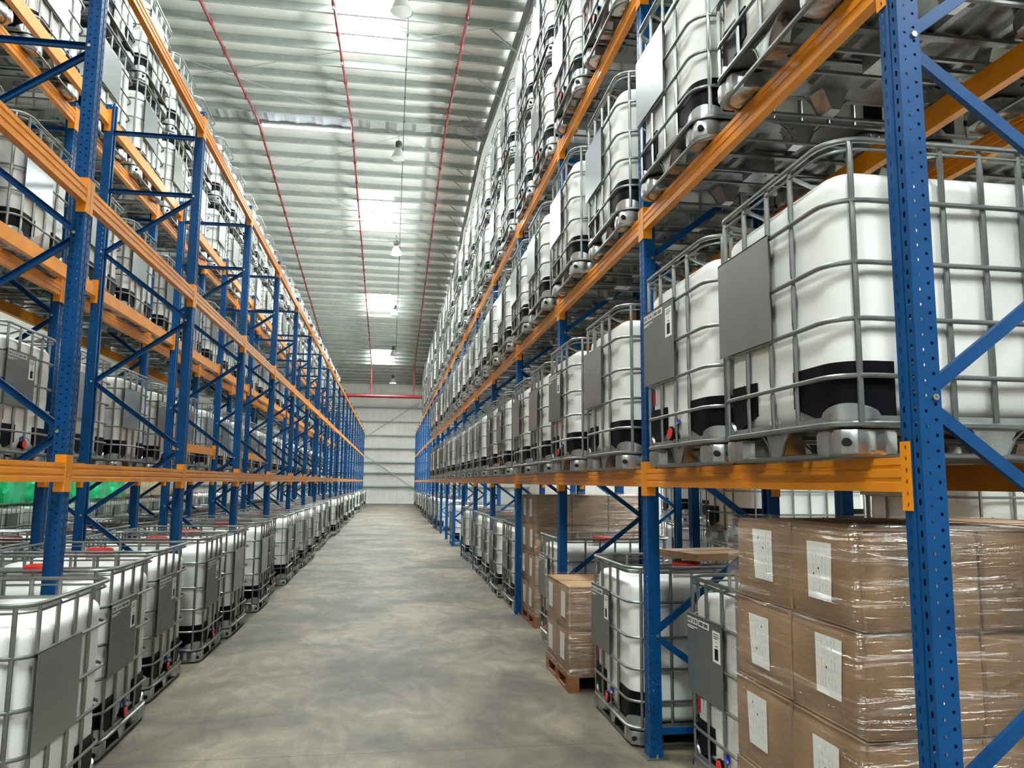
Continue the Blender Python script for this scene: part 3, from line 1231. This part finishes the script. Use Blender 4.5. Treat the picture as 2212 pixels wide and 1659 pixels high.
# second floor row on the left, seen as a field of tops
n = 0
for y in [YL + P * k + off for k in range(1, 8) for off in (.72, 1.98)]:
    n += 1
    add_tank(-3.14, y, 0, 1, 'plain', 'caged tank with red cap on the floor behind the left rack, %s from near' % ordinal(n), 'tanks on the floor behind the left rack')
# far left row across the next aisle
CY = [15.2 + 1.35 * i for i in range(20)]
n = 0
for y in CY:
    n += 1
    add_tank(-8.3, y, 0, 1, 'plain', 'caged tank on the floor across the next aisle, %s from near' % ordinal(n), 'tanks across the next aisle')

# right floor row
rf = [(4.25, 1.84, 'print'), (5.70, 1.61, 'print'), (8.42, 1.70, 'print')]
for k in range(3, 20):
    for off in (.70, 1.99):
        if (k in (3, 4, 5)) or rnd.random() < .7 or k > 15:
            rf.append((YR + P * k + off + rnd.uniform(-.06, .06), 1.66 + rnd.uniform(-.05, .06), 'print' if k in (3, 4) else kind_of()))
for n, (y, xf, kd) in enumerate(rf):
    add_tank(xf, y, 0, -1, kd, 'caged tank with %s on the floor by the right rack, %s from near' % (PD[kd], ordinal(n + 1)), 'tanks on the floor under the right rack')
# row behind the right rack
n = 0
for (xf, y) in ((3.13, 4.40), (4.15, 9.75), (4.15, 11.3), (3.13, 7.1)):
    for s_ in range(2):
        n += 1
        add_tank(xf, y, s_ * H_, -1, 'plain', 'caged tank in a floor stack behind the right rack, %s from near' % ordinal(n), 'stacked tanks behind the right rack')
n = 0
for li, z in ((1, LV[1]), (2, LV[2])):
    for k in range(4):
        for off in (.70, 2.0):
            n += 1
            add_tank(2.92, YR + P * k + off, z, -1, 'plain', 'caged tank on the upper levels behind the right rack, %s from near' % ordinal(n), 'upper tanks behind the right rack')


def cam_dist(t):
    return math.hypot(math.hypot(t[0], t[1]), t[2] - CAM_H + .6)


TANKS.sort(key=cam_dist)
rest = MB()
n_obj = 0
for t in TANKS:
    x, y, z, rz, kind, label, group = t
    d = cam_dist(t)
    behind = 'behind the right' in label or 'next aisle' in label
    if n_obj >= 298:
        src = FAR[kind]
        c, s_ = math.cos(rz), math.sin(rz)
        nb = len(rest.v)
        rest.v += [(x + c * vx - s_ * vy, y + s_ * vx + c * vy, z + vz) for vx, vy, vz in src.v]
        ml = [rest._m(k) for k in src.mats]
        rest.f += [tuple(nb + i for i in f) for f in src.f]
        rest.mi += [ml[i] for i in src.mi]
        continue
    n_obj += 1
    if d < 13.5 and not behind:
        o = take(TP[kind, 0])
    elif d < 24:
        o = take(TP[kind, 1])
    else:
        o = obj('caged_tank', FARM[kind])
    o.location = (x, y, z)
    o.rotation_euler = (0, 0, rz + rnd.uniform(-.008, .008))
    tag(o, label, 'liquid tank', group)
if rest.v:
    o = obj('caged_tank_mass', rest)
    tag(o, 'distant caged white tanks at the far ends of the racks', 'liquid tank')
    o['kind'] = 'stuff'


# ------------------------------------------------------------------ wooden pallets, boxes, stretch film
def pallet(x0, x1, y0, y1, label):
    t = thing('wooden_pallet', label, 'pallet', ((x0 + x1) / 2, (y0 + y1) / 2, 0))
    hx, hy = (x1 - x0) / 2, (y1 - y0) / 2
    n = 7
    for i in range(n):
        b = MB()
        c = -hy + (2 * hy - .09) * i / (n - 1)
        b.box(-hx, hx, c, c + .09, .122, .142, 'wood')
        obj('deck_board', b.mesh('deck_board', 0), t)
    for x in (-hx, -.045, hx - .09):
        b = MB()
        b.box(x, x + .09, -hy, hy, .10, .122, 'wood')
        obj('stringer_board', b.mesh('stringer_board', 0), t)
        b = MB()
        b.box(x, x + .09, -hy, hy, 0, .02, 'wood')
        obj('bottom_board', b.mesh('bottom_board', 0), t)
        for y in (-hy, -.06, hy - .12):
            b = MB()
            b.box(x, x + .09, y, y + .12, .02, .10, 'wood')
            obj('block', b.mesh('block', 0), t)
    return t


def box_mesh(wx, wy, hz, seed):
    """carton with soft edges, slightly bulging panels and a flap seam on top"""
    r_ = random.Random(seed)
    b = MB()
    nx, ny, nz = 6, 6, 5
    e = .008

    def grid(fn, na, nb_):
        vs_, fs = [], []
        for i in range(na + 1):
            for j in range(nb_ + 1):
                vs_.append(fn(i / na, j / nb_))
        for i in range(na):
            for j in range(nb_):
                a = i * (nb_ + 1) + j
                fs.append((a, a + nb_ + 1, a + nb_ + 2, a + 1))
        b.raw(vs_, fs, 'card')

    hx, hy = wx / 2, wy / 2
    ph = [r_.uniform(0, 6) for _ in range(6)]
    bl = [r_.uniform(.002, .007) for _ in range(6)]

    def bulge(u, v, k):
        return bl[k] * math.sin(PI * u) * math.sin(PI * v) + .0015 * math.sin(9 * u + ph[k]) * math.sin(PI * v)
    R = []
    # rounded outline loft for the walls
    for k in range(9):
        z = hz * k / 8
        ins = e * (1 if k in (0, 8) else 0)
        ring = rr(wx - 2 * ins, wy - 2 * ins, .012, 2, z)
        out = []
        for (x, y, zz) in ring:
            out.append((x, y, zz))
        R.append(out)
    # refine walls with bulge
    def wall(a, c, nrm, k):
        def fn(u, v):
            s_ = bulge(u, v, k)
            x = a[0] + (c[0] - a[0]) * u + nrm[0] * s_
            y = a[1] + (c[1] - a[1]) * u + nrm[1] * s_
            # soft top and bottom edges
            ins = e if v in (0.0, 1.0) else 0
            return (x - nrm[0] * ins, y - nrm[1] * ins, e * .3 + (hz - e * .6) * v)
        grid(fn, nx, 8)
    q = .008
    wall((-hx + q, -hy), (hx - q, -hy), (0, -1), 0)
    wall((hx, -hy + q), (hx, hy - q), (1, 0), 1)
    wall((hx - q, hy), (-hx + q, hy), (0, 1), 2)
    wall((-hx, hy - q), (-hx, -hy + q), (-1, 0), 3)
    for cx, cy_, pts in ((1, -1, ((hx - q, -hy), (hx, -hy + q))), (1, 1, ((hx, hy - q), (hx - q, hy))), (-1, 1, ((-hx + q, hy), (-hx, hy - q))), (-1, -1, ((-hx, -hy + q), (-hx + q, -hy)))):
        (xa, ya), (xb, yb) = pts
        b.poly([(xa, ya, 0), (xb, yb, 0), (xb, yb, hz), (xa, ya, hz)], 'card')
    grid(lambda u, v: (-hx + wx * u, -hy + wy * v, hz - .004 + .004 * math.sin(PI * u) * math.sin(PI * v) - (.004 if abs(v - .5) < .01 else 0)), nx, ny)
    grid(lambda u, v: (-hx + wx * v, -hy + wy * u, .0), 2, 2)
    return b.mesh('cardboard_box', 30)


BOXM = [box_mesh(.452, .500, .352, s_) for s_ in range(5)]
BOXS = [box_mesh(.455, .465, .355, s_ + 9) for s_ in range(3)]


def label_mesh(seed):
    """paper sheet with faint rows of print, lies in the YZ plane facing -X, 0.15 x 0.21"""
    r_ = random.Random(seed)
    b = MB()
    w, h_ = .082, .108
    k = r_.uniform(-.004, .004)
    n = 6
    for i in range(n):
        za, zb = -h_ + 2 * h_ * i / n, -h_ + 2 * h_ * (i + 1) / n
        b.poly([(-.0012, -w + k * i, za), (-.0012, -w + k * (i + 1), zb), (-.0012, w + k * (i + 1), zb), (-.0012, w + k * i, za)], 'white')
    b.box(-.001, 0, -w, w, -h_, h_, 'white')
    for i in range(5):
        y = -.05 + i * .022
        z0 = -.09 + r_.uniform(0, .02)
        while z0 < .085:
            l_ = r_.uniform(.006, .02)
            if r_.random() < .6:
                b.box(-.0016, -.0013, y, y + .0018, z0, z0 + l_, 'printink')
            z0 += l_ + .006
    for _ in range(2):
        y, z0 = r_.uniform(-.04, .04), r_.uniform(-.08, .08)
        b.box(-.0016, -.0013, y, y + .008, z0, z0 + .009, 'black')
    return b.mesh('paper_label', 0)


M['printink'] = mat('faint_print', (0.33, 0.33, 0.33), 0.8)
LABM = [label_mesh(s_) for s_ in range(4)]
NBOX = [0]


def carton(x, y, z, me, label, group, lab=True, ry=0.0):
    o = thing('cardboard_box', label, 'box', (x, y, z), ry, group)
    obj('carton', me, o)
    if lab:
        NBOX[0] += 1
        hx = abs(min(v.co.x for v in me.vertices))
        obj('paper_label', LABM[NBOX[0] % 4], o, (-hx - .0025, .0 + .03 * math.sin(NBOX[0] * 2.1), .19 + .012 * math.sin(NBOX[0] * 1.7)), (0, 0, 0))
    return o


def film_wrap(x0, x1, y0, y1, z0, z1, label, seed, waist=.0):
    """thin stretched film pulled round the stack, sagging between the layers"""
    r_ = random.Random(seed)
    b = MB()
    R = []
    nz = 26
    for k in range(nz + 1):
        z = z0 + (z1 - z0) * k / nz
        o = .012 + .006 * math.sin(k * 1.9) + r_.uniform(-.002, .002)
        ring = rr(x1 - x0 + 2 * o, y1 - y0 + 2 * o, .03, 3, z)
        R.append([((x0 + x1) / 2 + p[0], (y0 + y1) / 2 + p[1], p[2] + .012 * math.sin(i * 1.3 + seed)) for i, p in enumerate(ring)])
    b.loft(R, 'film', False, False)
    o = obj('stretch_film', b.mesh('stretch_film', 60))
    return tag(o, label, 'plastic film')


POS = ('beside the blue post', 'at the far side')
TIER = ('lowest', 'second', 'third', 'topmost')
# big stack beside the nearest post: 3 deep, 2 along the aisle, 4 high
bx0, by0 = 1.625, 2.565
pallet(bx0 + .01, bx0 + 1.37, by0 + .01, by0 + 1.02, 'wooden pallet under the big wrapped carton stack beside the nearest blue post')
for k in range(4):
    for j in range(2):
        for i in range(3):
            dj = rnd.uniform(-.006, .006)
            o = carton(bx0 + .245 + i * .46 - .011 * (3 - k), by0 + .256 + j * .514 + dj, .144 + k * .358, BOXM[(k * 5 + j * 3 + i) % 5],
                       'brown carton, big wrapped stack, %s tier, %s row from the aisle, %s' % (TIER[k], ONES[i + 1], ('near side', 'far side')[j]), 'cartons in the big wrapped stack', i == 0, rnd.uniform(-.008, .008))
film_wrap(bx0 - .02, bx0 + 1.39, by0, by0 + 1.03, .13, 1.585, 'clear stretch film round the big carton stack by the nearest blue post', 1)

# low stack standing out into the aisle
bx0, by0 = 1.50, 6.56
pallet(bx0, bx0 + .96, by0, by0 + .96, 'wooden pallet under the low two-tier carton stack standing in the aisle')
for k in range(2):
    for j in range(2):
        for i in range(2):
            carton(bx0 + .235 + i * .47, by0 + .24 + j * .475, .144 + k * .358, BOXS[(k + j + i) % 3],
                   'brown carton, low wrapped stack, %s tier, %s, %s' % (('lower', 'upper')[k], ('aisle side', 'rack side')[i], ('near', 'far')[j]), 'cartons in the low wrapped stack', i == 0)
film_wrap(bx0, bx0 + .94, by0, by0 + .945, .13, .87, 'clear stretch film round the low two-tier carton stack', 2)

# tall stack further down the right rack
bx0, by0 = 1.74, 9.42
pallet(bx0, bx0 + 1.38, by0, by0 + .96, 'wooden pallet under the tall carton stack past the second tank bay')
for k in range(4):
    for j in range(2):
        for i in range(3):
            carton(bx0 + .23 + i * .46, by0 + .25 + j * .49, .144 + k * .358, BOXS[(k + j + i) % 3],
                   'brown carton, tall stack further down, %s tier, %s row from aisle, %s' % (TIER[k], ONES[i + 1], ('near side', 'far side')[j]), 'cartons in the tall stack further down', i == 0)
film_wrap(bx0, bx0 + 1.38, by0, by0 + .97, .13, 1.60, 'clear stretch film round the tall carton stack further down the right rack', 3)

# odd flat cartons on the floor tank roofs in the first right bay
for (x, y, z, l_) in ((2.35, 4.25, 1.175, 'brown flat carton lying on the tank next to the big carton stack'), (2.42, 5.75, 1.175, 'brown flat carton lying on the tank beyond the second blue post')):
    b = MB()
    b.box(-.30, .30, -.24, .24, 0, .05, 'card')
    b.box(-.30, .30, -.002, .002, .05, .052, 'dark')
    o = obj('cardboard_box', b.mesh('cardboard_box', 0), None, (x, y, z), (0, 0, .25))
    tag(o, l_, 'box')


# soft green and cream loads across the next aisle
def soft_load(y, m, label, group, hh):
    r_ = random.Random(int(y * 10))
    b = MB()
    R = []
    for k in range(9):
        t = k / 8
        z = hh * t
        ins = .02 + .10 * max(0, t - .6) / .4 + .015 * math.sin(k * 2.3 + y)
        ring = rr(1.1 - 2 * ins, 1.0 - 2 * ins, .10, 4, z)
        R.append([(p[0] + .012 * math.sin(i * 2.1 + k), p[1] + .012 * math.cos(i * 1.7 + k), p[2]) for i, p in enumerate(ring)])
    b.loft(R, m)
    o = obj('wrapped_load', b, None, (-8.85, y, H_ + .003))
    tag(o, label, 'wrapped pallet load', group)


for i, y in enumerate(CY[:9]):
    soft_load(y, 'green', 'bright green wrapped load across the next aisle on the left, %s from near' % ordinal(i + 1), 'green loads across the next aisle', .85)
for i, y in enumerate(CY[9:16]):
    soft_load(y, 'cream', 'cream wrapped load across the next aisle, %s after the green ones' % ordinal(i + 1), 'cream loads across the next aisle', .75)


# ------------------------------------------------------------------ roof services
def pipe_run(x, label, y_end=56.0):
    t = thing('sprinkler_pipe', label, 'pipe', (x, 0, 0), 0, 'red sprinkler pipes along the roof')
    b = MB()
    pts = [(0, yy, roof_z(yy) - .27) for yy in (6.0, 12, 18, 24.0, RIDGE_Y, 25.7, 32, 40, 48, y_end)]
    b.tube(pts, .034, 'redpipe', 8)
    obj('pipe', b, t)
    yy = 8.0
    i = 0
    while yy < y_end:
        k = MB()
        z = roof_z(yy) - .27
        k.cyl((0, yy - .07, z + (-.007 if yy > RIDGE_Y else .007)), (0, yy + .07, z - (-.007 if yy > RIDGE_Y else .007) * -1), .05, 'redpipe', 8)
        if i % 2 == 0:
            k.cyl((0, yy, z - .05), (0, yy, z - .13), .018, 'redpipe', 6)
            k.cyl((0, yy, z - .13), (0, yy, z - .14), .035, 'steel', 8)
        else:
            k.box(-.012, .012, yy - .012, yy + .012, z, z + .09, 'redpipe')
        obj('coupling', k, t)
        yy += 1.48
        i += 1
    return t


pipe_run(-4.57, 'thin red sprinkler pipe under the roof, the one over the left tank stacks')
t = pipe_run(-1.58, 'thin red sprinkler pipe under the roof, running past the edge of the bright skylights')
t2 = pipe_run(1.46, 'thin red sprinkler pipe under the roof, nearest the right rack')
hd = thing('header_pipe', 'thick dark red header pipe across the hall before the back wall', 'pipe', (0, 56.1, 0))
b = MB()
b.cyl((-7.0, 0, 7.75), (7.0, 0, 7.75), .115, 'redpipe', 14)
obj('pipe', b, hd)
for x in (-4.57, -1.58, 1.46):
    b = MB()
    b.cyl((x, 0, 7.80), (x, 0, roof_z(56.1) - .01), .05, 'redpipe', 10)
    obj('drop_pipe', b, hd)

b = MB()
pts = []
for yy in [6 + 1.0 * i for i in range(50)]:
    pts.append((0.10, yy, roof_z(yy) - .30 - .02 * abs(math.sin(yy * PI / 1.97))))
b.tube(pts, .016, 'cable', 5)
for i, p in enumerate(pts[::2]):
    b.cyl((p[0], p[1] - .03, p[2]), (p[0], p[1] + .03, p[2]), .030, 'cable', 6)
tag(obj('lighting_conduit', b), 'thin dark conduit running under the roof beside the high bay lamps', 'conduit')


def lamp_parts(lit):
    t = thing('high_bay_lamp', 'x', 'lamp')
    b = MB()
    b.lathe([(.001, .0), (.09, -.01), (.11, -.05), (.11, -.18), (.07, -.22), (.05, -.24)], 'cable', 18)
    obj('ballast_housing', b, t)
    b = MB()
    b.lathe([(.05, -.24), (.09, -.27), (.15, -.36), (.21, -.50), (.245, -.60), (.25, -.62), (.24, -.62), (.20, -.50), (.13, -.36), (.05, -.25)], 'lampmetal', 28)
    obj('reflector', b, t)
    b = MB()
    b.lathe([(.001, -.635), (.12, -.63), (.235, -.61)], 'lamp_on' if lit else 'lamp_off', 28)
    obj('lamp_glass', b, t)
    b = MB()
    b.cyl((0, 0, 0), (0, 0, .22), .008, 'cable', 6)
    b.lathe([(.025, .22), (.03, .24), (.001, .25)], 'cable', 8)
    obj('hook', b, t)
    freeze(t)
    return t


lp = {True: lamp_parts(True), False: lamp_parts(False)}
LP = [(15.8, False, 'unlit bell lamp at the top edge beside the biggest skylight'), (25.6, False, 'unlit bell lamp hanging by the roof ridge'), (33.9, True, 'lit white bell lamp below the second skylight'),
      (42.6, False, 'unlit bell lamp at the edge of the third skylight'), (50.8, False, 'unlit dark-topped lamp above the fourth skylight'), (58.6, True, 'small lit lamp before the back wall')]
for yy, lit, l_ in LP:
    o = take(lp[lit])
    o.location = (-.05, yy, roof_z(yy) - .27)
    tag(o, l_, 'lamp', 'high bay lamps down the aisle')

t = thing('strip_light', 'long bluish fluorescent strip light across the roof ridge between two red pipes', 'lamp', (-3.03, 25.25, roof_z(25.25) - .22))
b = MB()
b.box(-1.47, 1.47, -.05, .10, .0, .05, 'lampmetal')
b.box(-1.47, 1.47, .06, .10, -.05, .0, 'lampmetal')
obj('housing', b, t)
b = MB()
b.cyl((-1.46, 0, -.03), (1.46, 0, -.03), .03, 'tube', 12)
obj('tube', b, t)
